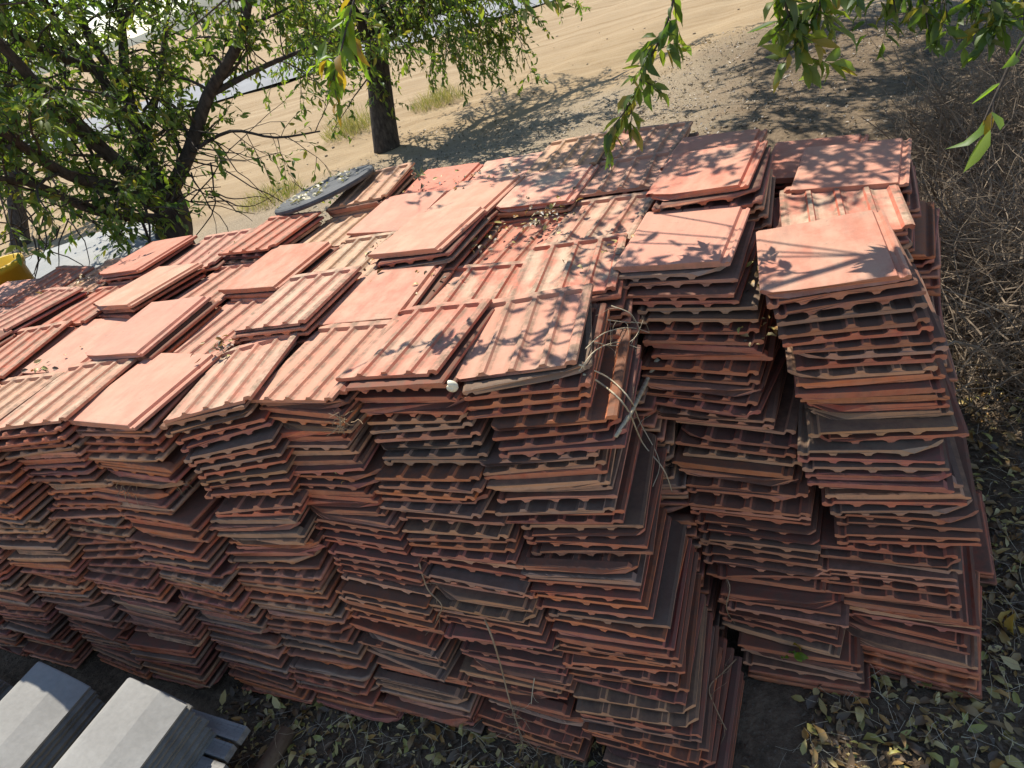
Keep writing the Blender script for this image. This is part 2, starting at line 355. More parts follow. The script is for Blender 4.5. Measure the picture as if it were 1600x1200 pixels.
DZ = {(1, 3): .045, (2, 2): .055, (2, 6): .05, (2, 1): -.05, (1, 1): -.03, (3, 3): .02, (4, 4): .06, (3, 5): .05, (1, 5): .03, (2, 4): .03, (0, 3): -.01, (1, 8): .04, (2, 8): .05, (3, 7): .06, (3, 2): .02, (3, 1): .01}
YW = {(0, 0): 9, (0, 1): 2, (0, 2): -2, (0, 3): 14, (0, 4): 0, (0, 5): 12, (1, 0): 9, (1, 1): 8, (1, 2): 3, (1, 3): 2, (1, 4): -5, (1, 5): 2, (2, 2): -1, (2, 4): 0, (2, 6): -6, (3, 2): -3, (3, 3): -3}
sid = 0; STK = {}
for i in range(5):
    for j in range(12):
        if i == 4 and (j > 4): continue
        if i == 3 and j > 10: continue
        sid += 1; x = J_top[j]; y = 1.58 + .2 * (x + .87) + .425 * i
        dx = J_base[j] - J_top[j]; yb = 1.14 - .08 * max(0, -1.2 - J_base[j])
        k = .85 if i else 1.
        z = ZT + DZ.get((i, j), random.Random(sid).gauss(0, .014)); ya = rad(YW.get((i, j), random.Random(sid + 50).gauss(3, 4)))
        nm = ('front corner stack' if j == 0 else ordinal(j + 1) + ' front stack from the corner') if i == 0 else '%s stack, %s from the right' % (RN[i], ordinal(j + 1))
        STK[(i, j)] = nm
        rl = {(0, 3): -rad(6), (0, 0): -rad(2.5)}.get((i, j), random.Random(sid + 9).gauss(0, rad(1.5)))
        stack(nm, (x, y), (x + dx * k, yb + .425 * i + (y - yb - .425 * i) * (1 - k)), z, ya, rad(0), TYPES[i][j], roll_t=rl, pitch_t=random.Random(sid + 3).gauss(0, rad(1.4)), seed=sid, front=(i == 0), wob=1.25 if i == 0 else .8)
right = [('U', (-.475, 2.13), (-.135, 1.57), 1.315, -4, 'F'), ('V', (-.47, 2.555), (-.125, 2.0), 1.375, -4, 'F'), ('Vb', (-.50, 2.99), (-.11, 2.44), 1.30, -3, 'F'),
         ('W', (-.055, 1.985), (.245, 1.645), 1.30, 7, 'F'), ('X', (-.02, 2.37), (.26, 2.07), 1.265, 6, 'R'), ('Y', (.0, 2.72), (.27, 2.5), 1.27, -3, 'F'), ('Z', (-.14, 3.03), (.2, 2.92), 1.20, -6, 'F')]
RNM = {'U': 'tall stack left of the narrow gap', 'V': 'second stack left of the narrow gap', 'Vb': 'shaded rear stack beside the gravel', 'W': 'rightmost tall stack beside the brush',
       'X': 'stack just behind the rightmost tall stack', 'Y': 'shaded third stack along the right edge', 'Z': 'rearmost shaded stack on the right edge'}
for nme, t_, b_, z_, yw, ty in right:
    sid += 1; stack(RNM[nme], t_, b_, z_, rad(yw), rad(-2), ty, roll_t=rad({'W': -4, 'U': 0, 'V': -3}.get(nme, 0)), seed=sid, front=nme in 'UW', wob=1.2)
    STK[nme] = RNM[nme]
# score what shows largest
camp = Vector((0, 0, CAMH))
fcol = {STK[(0, j)]: j for j in range(12)}
def score(t):
    c = t['M'].translation; d = (c - camp).length; q = R.T @ np.array([c.x, c.y, c.z - CAMH]); u = q[:2] / q[2] * 1060 + np.array([800, 600])
    if not (-60 < u[0] < 1660 and -60 < u[1] < 1260): return 0
    if t['it'] == 1: return 100 / d
    if t['front']: return 10 / d
    if t['it'] == 2: return 8 / d
    return 0
for t in tiles: t['s'] = score(t)
CREAM = {STK[(1, 0)]: 1., STK[(1, 1)]: .8, STK[(0, 1)]: .55, STK[(0, 0)]: .2, STK['X']: 1., STK[(3, 1)]: .9, STK[(4, 2)]: .9, STK[(2, 3)]: .8, STK[(1, 3)]: .8, STK[(0, 5)]: .9, STK[(0, 3)]: .7, STK['U']: .1, STK['W']: .35, STK[(2, 0)]: .8}
order = sorted(range(len(tiles)), key=lambda k: -tiles[k]['s']); chosen = [k for k in order[:300] if tiles[k]['s'] > 0]; cs = set(chosen)
for k in chosen:
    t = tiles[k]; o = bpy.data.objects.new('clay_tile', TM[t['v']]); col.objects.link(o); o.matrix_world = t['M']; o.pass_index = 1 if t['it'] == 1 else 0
    cn, cc = TILE_COLS[t['ci']]; rj = random.Random(k); val = 1. if t['it'] == 1 else rj.uniform(.62, 1.22); o.color = (*[c * rj.uniform(.93, 1.07) * val for c in cc], (rj.random() ** 1.5 if t['it'] > 1 else CREAM.get(t['stack'], rj.random() * .5)))
    if t['it'] == 1: lab = '%s clay tile, %s, topping the %s' % (cn, 'ribs up' if t['flip'] else 'flat side up', t['stack'])
    else: lab = '%s clay tile, %s down in the %s' % (cn, ordinal(t['it']), t['stack'])
    tag(o, lab, 'clay tile', 'clay roof tiles stacked in the pile', 'thing')
# the rest of the pile, one mass
TV = []; TF = []
for me in TM:
    me.calc_loop_triangles(); V = np.empty(len(me.vertices) * 3, np.float32); me.vertices.foreach_get('co', V)
    Ft = np.empty(len(me.loop_triangles) * 3, np.int32); me.loop_triangles.foreach_get('vertices', Ft); TV.append(V.reshape(-1, 3)); TF.append(Ft.reshape(-1, 3))
VV = []; FF = []; b = 0
for k, t in enumerate(tiles):
    if k in cs: continue
    Mx = np.array(t['M'], np.float32); V = TV[t['v']] @ Mx[:3, :3].T + Mx[:3, 3]; VV.append(V); FF.append(TF[t['v']] + b); b += len(V)
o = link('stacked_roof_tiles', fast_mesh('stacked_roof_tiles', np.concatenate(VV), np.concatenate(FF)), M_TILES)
tag(o, 'mass of worn red clay roof tiles filling the rest of the pile', 'roof tiles', kind='stuff')
print('tiles', len(tiles), 'single', len(chosen), 'mass tris', sum(len(f) for f in FF))

# ------------------------------------------------------------------ leaves and branches
def leaf_arrays(pos, dirs, nrm, L, Wd, curl=.25):
    pos = np.asarray(pos, float); d = np.asarray(dirs, float); d /= np.linalg.norm(d, axis=1, keepdims=True) + 1e-9
    n_ = np.asarray(nrm, float); sd = np.cross(d, n_); sd /= np.linalg.norm(sd, axis=1, keepdims=True) + 1e-9; n_ = np.cross(sd, d)
    L = np.asarray(L)[:, None]; Wd = np.asarray(Wd)[:, None]; c = np.asarray(curl); c = c[:, None] if c.ndim else c
    b = pos; m1 = pos + d * L * .30 + n_ * L * c * .10; m2 = pos + d * L * .66 + n_ * L * c * .02; tip = pos + d * L - n_ * L * c * .30
    l1 = m1 + sd * Wd + n_ * Wd * .45; r1 = m1 - sd * Wd + n_ * Wd * .45; l2 = m2 + sd * Wd * .85 + n_ * Wd * .4; r2 = m2 - sd * Wd * .85 + n_ * Wd * .4
    V = np.stack([b, m1, m2, tip, l1, r1, l2, r2], 1); n = len(pos); o = (np.arange(n) * 8)[:, None, None]
    T = np.array([[0, 1, 4], [0, 5, 1], [1, 2, 6], [1, 6, 4], [1, 5, 7], [1, 7, 2], [2, 3, 6], [2, 7, 3]])[None]
    return V.reshape(-1, 3), (T + o).reshape(-1, 3)
class Foliage:
    def __init__(s): s.p = []; s.d = []; s.n = []; s.l = []
    def leaf(s, p, d, L):
        s.p.append(tuple(p)); s.d.append(tuple(d)); s.l.append(L)
        s.n.append((random.gauss(0, .6), random.gauss(0, .6), random.gauss(.6, .5)))
    def mesh(s, name, ratio=.175):
        L = np.array(s.l); V, Fc = leaf_arrays(s.p, s.d, s.n, L, L * ratio, rng.uniform(-.2, .9, len(L))); return fast_mesh(name, V, Fc)
def rv(s=1.): return Vector((random.gauss(0, s), random.gauss(0, s), random.gauss(0, s)))
def wiggle(p, d, length, n, droop, jit, rdir=None):
    pts = [Vector(p)]; d = Vector(d).normalized()
    for k in range(n):
        d = (d + rv(jit) + Vector((0, 0, -droop))).normalized(); pts.append(pts[-1] + d * (length / n))
    return pts
def leafy_twig(mb, fo, p, d, length, r, leafL, nleaf, droop=.10, sides=4, jit=.16):
    pts = wiggle(p, d, length, 5, droop, jit); mb.tube(pts, [r * (1 - .75 * k / 5) for k in range(6)], sides, False)
    for k in range(nleaf):
        t = .15 + .85 * (k + random.random()) / nleaf * .98; i = min(int(t * 5), 4); a = pts[i].lerp(pts[i + 1], t * 5 - i); ax = (pts[i + 1] - pts[i]).normalized()
        dd = ax * random.uniform(.2, .9) + rv(.55) + Vector((0, 0, -.35)); fo.leaf(a, dd, leafL * random.uniform(.45, 1.2))
    return pts
def dress(mb, fo, pts, rr, nb, blen, leafL, ntw, nleaf, start=.25, droop=.12, twl=.28, up=.3, bare=0.):
    """side branches with leafy twigs along a limb"""
    n = len(pts) - 1
    for k in range(nb):
        t = start + (1 - start) * (k + random.random()) / nb; t = min(t, .999); i = int(t * n); p = pts[i].lerp(pts[i + 1], t * n - i); ax = (pts[i + 1] - pts[i]).normalized()
        d = (ax * .5 + rv(.7) + Vector((0, 0, up))).normalized(); L = blen * random.uniform(.5, 1.2); r0 = max(.004, (rr[i] if hasattr(rr, '__len__') else rr) * .33)
        bp = wiggle(p, d, L, 6, droop, .17); mb.tube(bp, [r0 * (1 - .8 * q / 6) for q in range(7)], 5, False)
        if random.random() < bare: continue
        for q in range(ntw):
            tt = .2 + .8 * (q + random.random()) / ntw; tt = min(tt, .999); ii = int(tt * 6); pp = bp[ii].lerp(bp[ii + 1], tt * 6 - ii)
            leafy_twig(mb, fo, pp, (bp[ii + 1] - bp[ii]).normalized() * .6 + rv(.6) + Vector((0, 0, .05)), twl * random.uniform(.5, 1.2), .0028, leafL, nleaf, droop * 1.3)
def smooth_path(P, m=4):
    P = [Vector(p) for p in P]; out = []
    for i in range(len(P) - 1):
        a = P[max(i - 1, 0)]; b = P[i]; c = P[i + 1]; d = P[min(i + 2, len(P) - 1)]
        for k in range(m):
            t = k / m; out.append(.5 * ((2 * b) + (c - a) * t + (2 * a - 5 * b + 4 * c - d) * t * t + (3 * b - a - 3 * c + d) * t ** 3))
    out.append(P[-1]); return out
def taper(n, a, b): return [a + (b - a) * k / (n - 1) for k in range(n)]

# tree behind the pile on the left
D0 = 6.3
base = atd(278, 372, D0); foot = Vector((base.x + .10, base.y - .05, ground_h(base.x, base.y) - .05))
root = empty('almond_tree', foot); tag(root, 'many limbed almond tree with a dark trunk behind the left of the pile', 'tree')
mb = MB(); fo = Foliage()
tr_pts = [foot, atd(282, 400, D0), atd(272, 345, D0), atd(258, 300, D0)]
tp = smooth_path(tr_pts); mb.tube(tp, taper(len(tp), .165, .12), 10)
limbs = [([(262, 310, 6.3), (295, 240, 6.2), (325, 150, 6.1), (375, 60, 5.9), (395, -60, 5.8), (420, -220, 5.6)], .085),
         ([(258, 305, 6.3), (225, 225, 6.5), (198, 140, 6.7), (190, 40, 6.9), (170, -80, 7.0)], .09),
         ([(255, 310, 6.3), (180, 250, 6.1), (90, 170, 5.9), (20, 90, 5.7), (-60, 10, 5.5)], .09),
         ([(258, 330, 6.3), (190, 295, 6.0), (110, 275, 5.7), (30, 225, 5.4), (-60, 150, 5.2)], .08),
         ([(265, 345, 6.3), (150, 330, 5.9), (60, 290, 5.6), (-40, 275, 5.3)], .06),
         ([(225, 225, 6.5), (150, 110, 6.6), (85, 30, 6.7), (40, -60, 6.8)], .065),
         ([(198, 140, 6.7), (140, 60, 6.8), (115, -20, 6.9), (90, -100, 6.9)], .06), ([(150, 110, 6.6), (70, 80, 6.3), (0, 40, 6.1), (-60, 0, 6.0)], .05), ([(190, 40, 6.9), (230, -10, 6.7), (300, -40, 6.5), (360, -50, 6.3)], .05), ([(85, 30, 6.7), (60, -10, 6.4), (30, -30, 6.2), (-20, -60, 6.0)], .045),
         ([(325, 150, 6.1), (400, 110, 6.0), (470, 80, 5.8), (540, 60, 5.6)], .035),
         ([(295, 240, 6.2), (360, 205, 6.0), (430, 215, 5.8), (500, 205, 5.6)], .022),
         ([(225, 225, 6.5), (250, 120, 6.9), (260, 30, 7.1), (270, -60, 7.2)], .05)]
for P, r in limbs:
    r *= .72
    pts = smooth_path([atd(*q) for q in P]); rr = taper(len(pts), r, r * .35); mb.tube(pts, rr, 8)
    heavy = r > .022
    dress(mb, fo, pts, rr, 15 if heavy else 7, .8 if heavy else .5, .075, 9 if heavy else 4, 9 if heavy else 5, .10, .05, .26, .2)
# low leafy sprays round the fork and bare twigs reaching out
for k in range(44):
    p = atd(random.uniform(60, 330), random.uniform(150, 325), random.uniform(5.7, 6.4)); leafy_twig(mb, fo, p, rv(1) + Vector((0, -.4, .2)), random.uniform(.25, .5), .004, .085, 14, .15)
for k in range(26):
    p = atd(random.uniform(230, 330), random.uniform(200, 330), 6.2); pts = wiggle(p, Vector((.8, -.2, random.uniform(-.25, .1))) + rv(.25), random.uniform(.6, 1.5), 9, .0, .16); mb.tube(pts, taper(10, .007, .0018), 4, False)
for k in range(26):
    p = atd(random.uniform(0, 150), random.uniform(290, 370), 6.0); pts = wiggle(p, rv(.6) + Vector((-.1, -.2, -.35)), random.uniform(.5, 1.1), 9, .0, .2); mb.tube(pts, taper(10, .006, .0015), 4, False)
pl = smooth_path([atd(*q) for q in [(190, 318, 5.7), (232, 335, 5.6), (262, 328, 5.6), (305, 298, 5.7), (345, 292, 5.9)]]); mb.tube(pl, taper(len(pl), .012, .003), 5)
def finish(root, mb, fo, mat=M_LEAF):
    inv = Matrix.Translation(-root.location); me = mb.mesh('trunk', True); me.transform(inv); link('trunk', me, M_BARK, root)
    me = fo.mesh('crown'); me.transform(inv); link('crown', me, mat, root); print(root.name, 'leaves', len(fo.l))
finish(root, mb, fo)

# tree by the dirt field
D2 = 11.0; base = onz(605, 235, 0); foot = Vector((base.x, base.y, float(ground_h(base.x, base.y)) - .05))
root = empty('almond_tree', foot); tag(root, 'almond tree with a single dark trunk standing at the edge of the dirt field', 'tree')
mb = MB(); fo = Foliage()
tp = smooth_path([foot, atd(600, 195, D2), atd(594, 140, D2), atd(588, 80, D2), atd(586, 10, D2)]); mb.tube(tp, taper(len(tp), .21, .15), 10)
BACK2 = [([(586, 20, 11), (640, -120, 12.2), (700, -190, 13), (760, -230, 13.5)], .09), ([(586, 10, 11), (600, -130, 12.5), (620, -200, 13.2), (640, -260, 13.8)], .09), ([(640, -120, 12.2), (760, -180, 13), (860, -230, 13.5), (930, -260, 13.6)], .07)]
for P, r in [([(590, 90, 11), (560, 30, 10.7), (520, -40, 10.4), (470, -120, 10.2)], .09), ([(588, 60, 11), (650, -20, 11), (740, -70, 10.8), (830, -100, 10.6)], .09),
             ([(586, 20, 11), (590, -100, 11.2), (600, -220, 11.4)], .1), ([(592, 120, 11), (560, 90, 10.6), (520, 50, 10.3), (490, 30, 10.0)], .045),
             ([(590, 70, 11), (680, 20, 10.7), (740, 0, 10.4), (790, -10, 10.2)], .05), ([(588, 40, 11), (640, 10, 10.2), (680, -10, 9.6), (700, -40, 9.2)], .06)] + BACK2:
    pts = smooth_path([atd(*q) for q in P]); rr = taper(len(pts), r, r * .35); mb.tube(pts, rr, 8); dress(mb, fo, pts, rr, 22, 1.2, .095, 9, 9, .12, .13, .36, .1)
for k in range(85):
    px = random.uniform(440, 790); p = atd(px, random.uniform(0, 70), random.uniform(9.8, 11.2)); leafy_twig(mb, fo, p, Vector((random.gauss(0, .5), random.gauss(0, .5), -.7)), random.uniform(.4, .9), .005, .095, 18, .2)
finish(root, mb, fo)

# small tree far at the left edge
base = onz(30, 385, 0); foot = Vector((base.x, base.y, float(ground_h(base.x, base.y)) - .05)); Dn = (base - camp).length
root = empty('almond_tree', foot); tag(root, 'slim far almond trunk at the left edge seen below the near branches', 'tree')
mb = MB(); fo = Foliage(); tp = smooth_path([foot, atd(28, 340, Dn), atd(20, 280, Dn), atd(10, 180, Dn), atd(0, 60, Dn)]); mb.tube(tp, taper(len(tp), .16, .07), 8)
dress(mb, fo, tp, taper(len(tp), .16, .07), 40, 1.9, .12, 8, 8, .45, .05, .4, .2); finish(root, mb, fo)

# ------------------------------------------------------------------ overhanging tree whose trunk stands right of the picture
foot = Vector((2.05, 3.9, float(ground_h(2.05, 3.9)) - .05)); root = empty('almond_tree', foot)
tag(root, 'overhanging almond tree whose leafy twigs hang into the top of the picture', 'tree')
mb = MB(); fo = Foliage()
tp = smooth_path([foot, (2.0, 3.9, .8), (1.85, 3.85, 1.6), (1.6, 3.8, 2.2)]); mb.tube(tp, taper(len(tp), .15, .1), 10)
over = [([(1.6, 3.8, 2.2), (.9, 3.4, 2.9), (.1, 3.0, 3.0), (-.6, 2.7, 2.85), (-1.3, 2.3, 2.75)], .03), ([(1.75, 3.85, 1.9), (1.1, 3.3, 2.35), (.6, 2.8, 2.4), (.1, 2.5, 2.35)], .016),
        ([(1.6, 3.8, 2.2), (1.2, 4.4, 3.0), (.4, 5.0, 3.5), (-.6, 5.6, 3.7)], .06), ([(1.6, 3.8, 2.2), (1.9, 4.6, 3.1), (1.6, 5.8, 3.7), (1.0, 7.0, 3.9)], .06),
        ([(1.85, 3.85, 1.6), (1.4, 3.9, 2.0), (1.0, 3.9, 2.15), (.55, 4.0, 2.1)], .02)]
for P, r in over:
    pts = smooth_path(P); mb.tube(pts, taper(len(pts), r, r * .3), 8)
def hang(path, r0, leafL, nl, tw=4, twl=.16, nlt=7, bright=None):
    pts = smooth_path(path, 5); n = len(pts); mb.tube(pts, taper(n, r0, .0018), 6, False); F_ = bright or fo
    for k in range(nl):
        t = .35 + .65 * (k + random.random()) / nl; i = min(int(t * (n - 1)), n - 2); p = pts[i].lerp(pts[i + 1], t * (n - 1) - i); ax = (pts[i + 1] - pts[i]).normalized()
        F_.leaf(p, ax * .7 + rv(.5) + Vector((0, 0, -.5)), leafL * random.uniform(.6, 1.15))
    for k in range(tw):
        t = .35 + .6 * (k + random.random()) / tw; i = min(int(t * (n - 1)), n - 2)
        leafy_twig(mb, F_, pts[i], (pts[i + 1] - pts[i]).normalized() * .5 + rv(.5) + Vector((0, 0, -.2)), twl * random.uniform(.6, 1.2), .002, leafL, nlt, .12)
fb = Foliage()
hang([(-.2, 2.9, 2.95), atd(1065, -120, 2.35), atd(1050, 10, 2.3), atd(1015, 95, 2.3), atd(985, 160, 2.28), atd(950, 208, 2.25)], .005, .07, 34, 9, .12, 8)
hang([(.25, 2.6, 2.37), atd(1215, -90, 2.25), atd(1225, 0, 2.2), atd(1245, 50, 2.2), atd(1262, 105, 2.2)], .005, .075, 26, 8, .13, 8)
hang([(.5, 2.75, 2.4), atd(1320, -80, 2.3), atd(1290, -20, 2.25), atd(1275, 30, 2.2)], .006, .08, 16, 5, .14, 7)
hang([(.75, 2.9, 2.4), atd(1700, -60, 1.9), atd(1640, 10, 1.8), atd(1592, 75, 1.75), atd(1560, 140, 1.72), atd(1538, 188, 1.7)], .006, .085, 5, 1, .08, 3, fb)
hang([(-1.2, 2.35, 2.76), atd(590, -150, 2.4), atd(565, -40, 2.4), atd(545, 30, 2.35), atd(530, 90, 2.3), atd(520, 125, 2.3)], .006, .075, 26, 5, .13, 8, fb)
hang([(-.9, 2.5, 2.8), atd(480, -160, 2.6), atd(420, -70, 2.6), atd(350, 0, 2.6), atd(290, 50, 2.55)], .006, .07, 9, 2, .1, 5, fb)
for a, b_ in [((1380, -120), (1400, 20)), ((1460, -120), (1480, 30)), ((1540, -130), (1560, 40)), ((1330, -120), (1340, 10)), ((1600, -120), (1600, 50)), ((1430, -100), (1450, 45)), ((1510, -100), (1520, 20))]:
    hang([(.7, 3.95, 2.12), atd(*a, 3.4), atd((a[0] + b_[0]) / 2, (a[1] + b_[1]) / 2, 3.3), atd(*b_, 3.2)], .006, .08, 14, 6, .22, 8)
for (a, b_) in [((760, -120), (820, 5)), ((700, -120), (760, -5)), ((840, -120), (870, 10))]:
    hang([(-.6, 2.7, 2.85), atd(*a, 3.0), atd((a[0] + b_[0]) / 2, (a[1] + b_[1]) / 2, 3.0), atd(*b_, 2.95)], .005, .07, 8, 3, .15, 6)
for P, r, nb in [(over[2][0], .06, 26), (over[3][0], .06, 26), (over[0][0], .03, 8), (over[1][0], .016, 4)]:
    pts = smooth_path(P); dress(mb, fo, pts, taper(len(pts), r, r * .3), nb, .8, .085, 6, 7, .35, .06, .26, .55)
for k in range(34):  # unseen leaf bunch added to block a sun patch on the ground
    leafy_twig(mb, fo, Vector((random.gauss(-1.24, .12), random.gauss(2.58, .10), random.gauss(2.85, .08))), rv(1), .2, .002, .085, 8)
for k in range(560):
    leafy_twig(mb, fo, Vector((random.gauss(-1.25, .6), random.gauss(3.95, .24), random.gauss(3.1, .15))), rv(1), .26, .002, .085, 8)
inv = Matrix.Translation(-foot)
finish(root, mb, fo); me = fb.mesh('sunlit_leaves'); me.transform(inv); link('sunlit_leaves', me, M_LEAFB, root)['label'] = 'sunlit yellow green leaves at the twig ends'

# second tree right of the picture: its crown shades the bank behind the pile
foot = Vector((3.1, 7.6, float(ground_h(3.1, 7.6)) - .05)); root = empty('almond_tree', foot)
tag(root, 'almond tree standing out of view whose crown shades the bank behind the pile', 'tree')
mb = MB(); fo = Foliage()
tp = smooth_path([foot, (3.05, 7.6, .9), (2.8, 7.6, 1.7), (2.5, 7.6, 2.4)]); mb.tube(tp, taper(len(tp), .17, .11), 10)
for P, r in [([(2.5, 7.6, 2.4), (1.3, 7.4, 3.2), (0, 7.3, 3.6), (-1.3, 7.2, 3.7), (-2.4, 7.1, 3.6)], .08), ([(2.5, 7.6, 2.4), (1.4, 8.6, 3.3), (.2, 9.2, 3.7), (-1.2, 9.6, 3.8), (-2.6, 9.8, 3.8)], .08),
             ([(2.5, 7.6, 2.4), (1.7, 6.6, 3.0), (.6, 5.9, 3.2), (-.6, 5.5, 3.2), (-1.5, 5.2, 3.1)], .07), ([(2.5, 7.6, 2.4), (1.9, 8.8, 3.4), (1.0, 10.2, 3.8), (-.2, 11.2, 4.0)], .07), ([(2.5, 7.6, 2.4), (1.0, 8.0, 3.5), (-.4, 8.3, 4.0), (-1.8, 8.5, 4.1)], .06)]:
    pts = smooth_path(P); rr = taper(len(pts), r, r * .3); mb.tube(pts, rr, 8); dress(mb, fo, pts, rr, 56, 1.2, .13, 9, 9, .15, .02, .38, .25)
finish(root, mb, fo)

foot = Vector((1.3, 13.2, float(ground_h(1.3, 13.2)) - .05)); root = empty('almond_tree', foot)
tag(root, 'far almond tree out of view above the bank, shading the edge of the field', 'tree')
mb = MB(); fo = Foliage()
tp = smooth_path([foot, (1.25, 13.2, .9), (1.1, 13.1, 1.7), (.9, 13.0, 2.5)]); mb.tube(tp, taper(len(tp), .17, .11), 10)
for P, r in [([(.9, 13, 2.5), (-.1, 12.6, 3.3), (-1.4, 12.2, 3.8), (-2.6, 11.8, 3.9)], .08), ([(.9, 13, 2.5), (.4, 12, 3.4), (-.3, 11, 3.8), (-1.0, 10.2, 3.9)], .08), ([(.9, 13, 2.5), (.2, 13.6, 3.5), (-1.0, 14.0, 4.0), (-2.2, 14.0, 4.2)], .07)]:
    pts = smooth_path(P); rr = taper(len(pts), r, r * .3); mb.tube(pts, rr, 8); dress(mb, fo, pts, rr, 50, 1.2, .13, 9, 9, .15, .02, .38, .25)
finish(root, mb, fo)

# ------------------------------------------------------------------ brush, grass, litter
mb = MB()
for k in range(10000):
    u = random.random(); y = random.uniform(2.8, 6.2); x = random.uniform(.47 - .06 * (y > 3.4), 1.9); z0 = float(ground_h(x, y)); hgt = (1.25 - .25 * abs(y - 3.7) / 1.5) * (.8 + .3 * math.sin(3 * x + 2 * y)) * min(1, .35 + 1.3 * (x - .4))
    p = Vector((x, y, z0 + random.random() ** .8 * hgt * .8)); d = rv(1); d.z = abs(d.z) * .5 + .1
    if random.random() < .35: p.z = z0; d.z += .9
    n = 5; pts = wiggle(p, d, random.uniform(.2, .6), n, .02, .3); mb.tube(pts, taper(n + 1, random.choice((.0014, .002, .003, .0045)), .0009), 3, False)
for k in range(260):
    y = random.uniform(3.0, 6.0); x = random.uniform(.6, 1.9); p = Vector((x, y, float(ground_h(x, y)))); d = rv(.5); d.z = .8
    pts = wiggle(p, d, random.uniform(.5, 1.25), 7, .02, .2); mb.tube(pts, taper(8, random.uniform(.005, .011), .002), 5, False)
    for q in range(7):
        i = random.randrange(1, 7); bp = wiggle(pts[i], (pts[i + 1] - pts[i]).normalized() + rv(.6), random.uniform(.15, .5), 5, .0, .22); mb.tube(bp, taper(6, .0032, .0009), 4, False)
tag(mb.build('dry_brush', M_TWIG), 'dense tangle of dry leafless twigs right of the tile pile', 'brush', kind='stuff')
# thicker stems and sparse leaves of the brush share its mass
def litter(name, areas, label, mat, Lr=(.014, .065), ratio=.2, on=None):
    P = []; Dr = []; Nn = []; LL = []
    for (x0, x1, y0, y1, n, zf) in areas:
        x = rng.uniform(x0, x1, n); y = rng.uniform(y0, y1, n); z = zf(x, y) if callable(zf) else np.full(n, zf)
        z = z + rng.uniform(.004, .022, n); P.append(np.stack([x, y, z], 1))
        a = rng.uniform(0, 2 * np.pi, n); Dr.append(np.stack([np.cos(a), np.sin(a), rng.normal(0, .35, n)], 1)); Nn.append(np.stack([rng.normal(0, .45, n), rng.normal(0, .45, n), np.ones(n)], 1)); LL.append(Lr[0] + (Lr[1] - Lr[0]) * rng.uniform(0, 1, n) ** 2)
    P = np.concatenate(P); LL = np.concatenate(LL)
    V, Fc = leaf_arrays(P, np.concatenate(Dr), np.concatenate(Nn), LL, LL * ratio * rng.uniform(.6, 1.3, len(LL)), rng.uniform(-.6, 1.6, len(LL)))
    return tag(link(name, fast_mesh(name, V, Fc), mat), label, 'leaf litter', kind='stuff')
gh = ground_h
litter('leaf_litter', [(-2.3, .6, .1, 1.05, 6500, gh), (-.1, 1.3, .7, 2.2, 6000, gh), (.35, 1.6, 1.8, 3.2, 2500, gh)],
       'yellow brown fallen leaves scattered over the ground around the pile', M_LITTER)
M_BROWNLEAF = leaf_material('brown_leaf', [(.16, .11, .065), (.10, .07, .042), (.22, .155, .09), (.075, .055, .035), (.26, .19, .11), (.13, .09, .05)], .1)
litter('bank_leaf_litter', [(.3, 2.2, 3, 6, 5000, gh), (-2.4, 2.4, 3.5, 11.5, 7500, gh), (-6.5, -1.5, 4.0, 9.5, 4000, gh)], 'brown dead leaves strewn over the bank behind the pile', M_BROWNLEAF, (.02, .065))
def thin(name, areas, label, mat, L=(.06, .18), r=.0009, kind='stuff', cat='twigs', zr=.03):
    mb = MB()
    for (x0, x1, y0, y1, n) in areas:
        for k in range(n):
            x = random.uniform(x0, x1); y = random.uniform(y0, y1); d = rv(1); d.z *= .25
            pts = wiggle(Vector((x, y, float(gh(x, y)) + random.uniform(.004, zr))), d, random.uniform(*L), 4, .0, .35); mb.tube(pts, taper(5, r, r * .6), 3, False)
    return tag(mb.build(name, mat), label, cat, kind=kind)
thin('dry_grass', [(-2.1, .6, .1, 1.0, 900), (-.1, 1.2, .7, 2.0, 700), (.4, 1.5, 2, 4, 500)], 'fine dry grass stalks lying among the fallen leaves', M_STRAW, cat='grass')
# debris on top of the pile, in the joints
def on_top(n, cx, cy, s):
    a = rng.normal(cx, s, n), rng.normal(cy, s, n); return a
P = []
for (px, py, n, s, z) in [(545, 455, 130, .05, 1.27), (500, 470, 70, .04, 1.27), (650, 440, 110, .05, 1.27), (690, 430, 60, .04, 1.27), (735, 385, 120, .06, 1.25), (850, 340, 160, .06, 1.3), (660, 370, 90, .07, 1.28), (350, 545, 60, .03, 1.28),
                          (390, 385, 70, .05, 1.3), (70, 585, 60, .05, 1.27), (130, 440, 60, .06, 1.3), (640, 300, 70, .08, 1.3), (760, 280, 90, .1, 1.3), (1190, 430, 60, .03, 1.2), (1180, 520, 40, .03, 1.1), (960, 400, 40, .04, 1.28), (540, 730, 60, .03, 1.0), (590, 400, 60, .06, 1.29)]:
    q = onz(px, py, z)
    for k in range(n // 2): P.append((q.x + random.gauss(0, s) * 1.3, q.y + random.gauss(0, s) * 1.3, z + random.uniform(-.02, .035)))
P = np.array(P); n = len(P); a = rng.uniform(0, 6.28, n); LL = rng.uniform(.012, .04, n)
V, Fc = leaf_arrays(P, np.stack([np.cos(a), np.sin(a), rng.normal(0, .4, n)], 1), np.stack([rng.normal(0, .5, n), rng.normal(0, .5, n), np.ones(n)], 1), LL, LL * .25, rng.uniform(-.5, 1.5, n))
tag(link('leaf_debris', fast_mesh('leaf_debris', V, Fc), M_LITTER), 'dry leaf crumbs caught in the joints on top of the pile', 'leaf debris', kind='stuff')

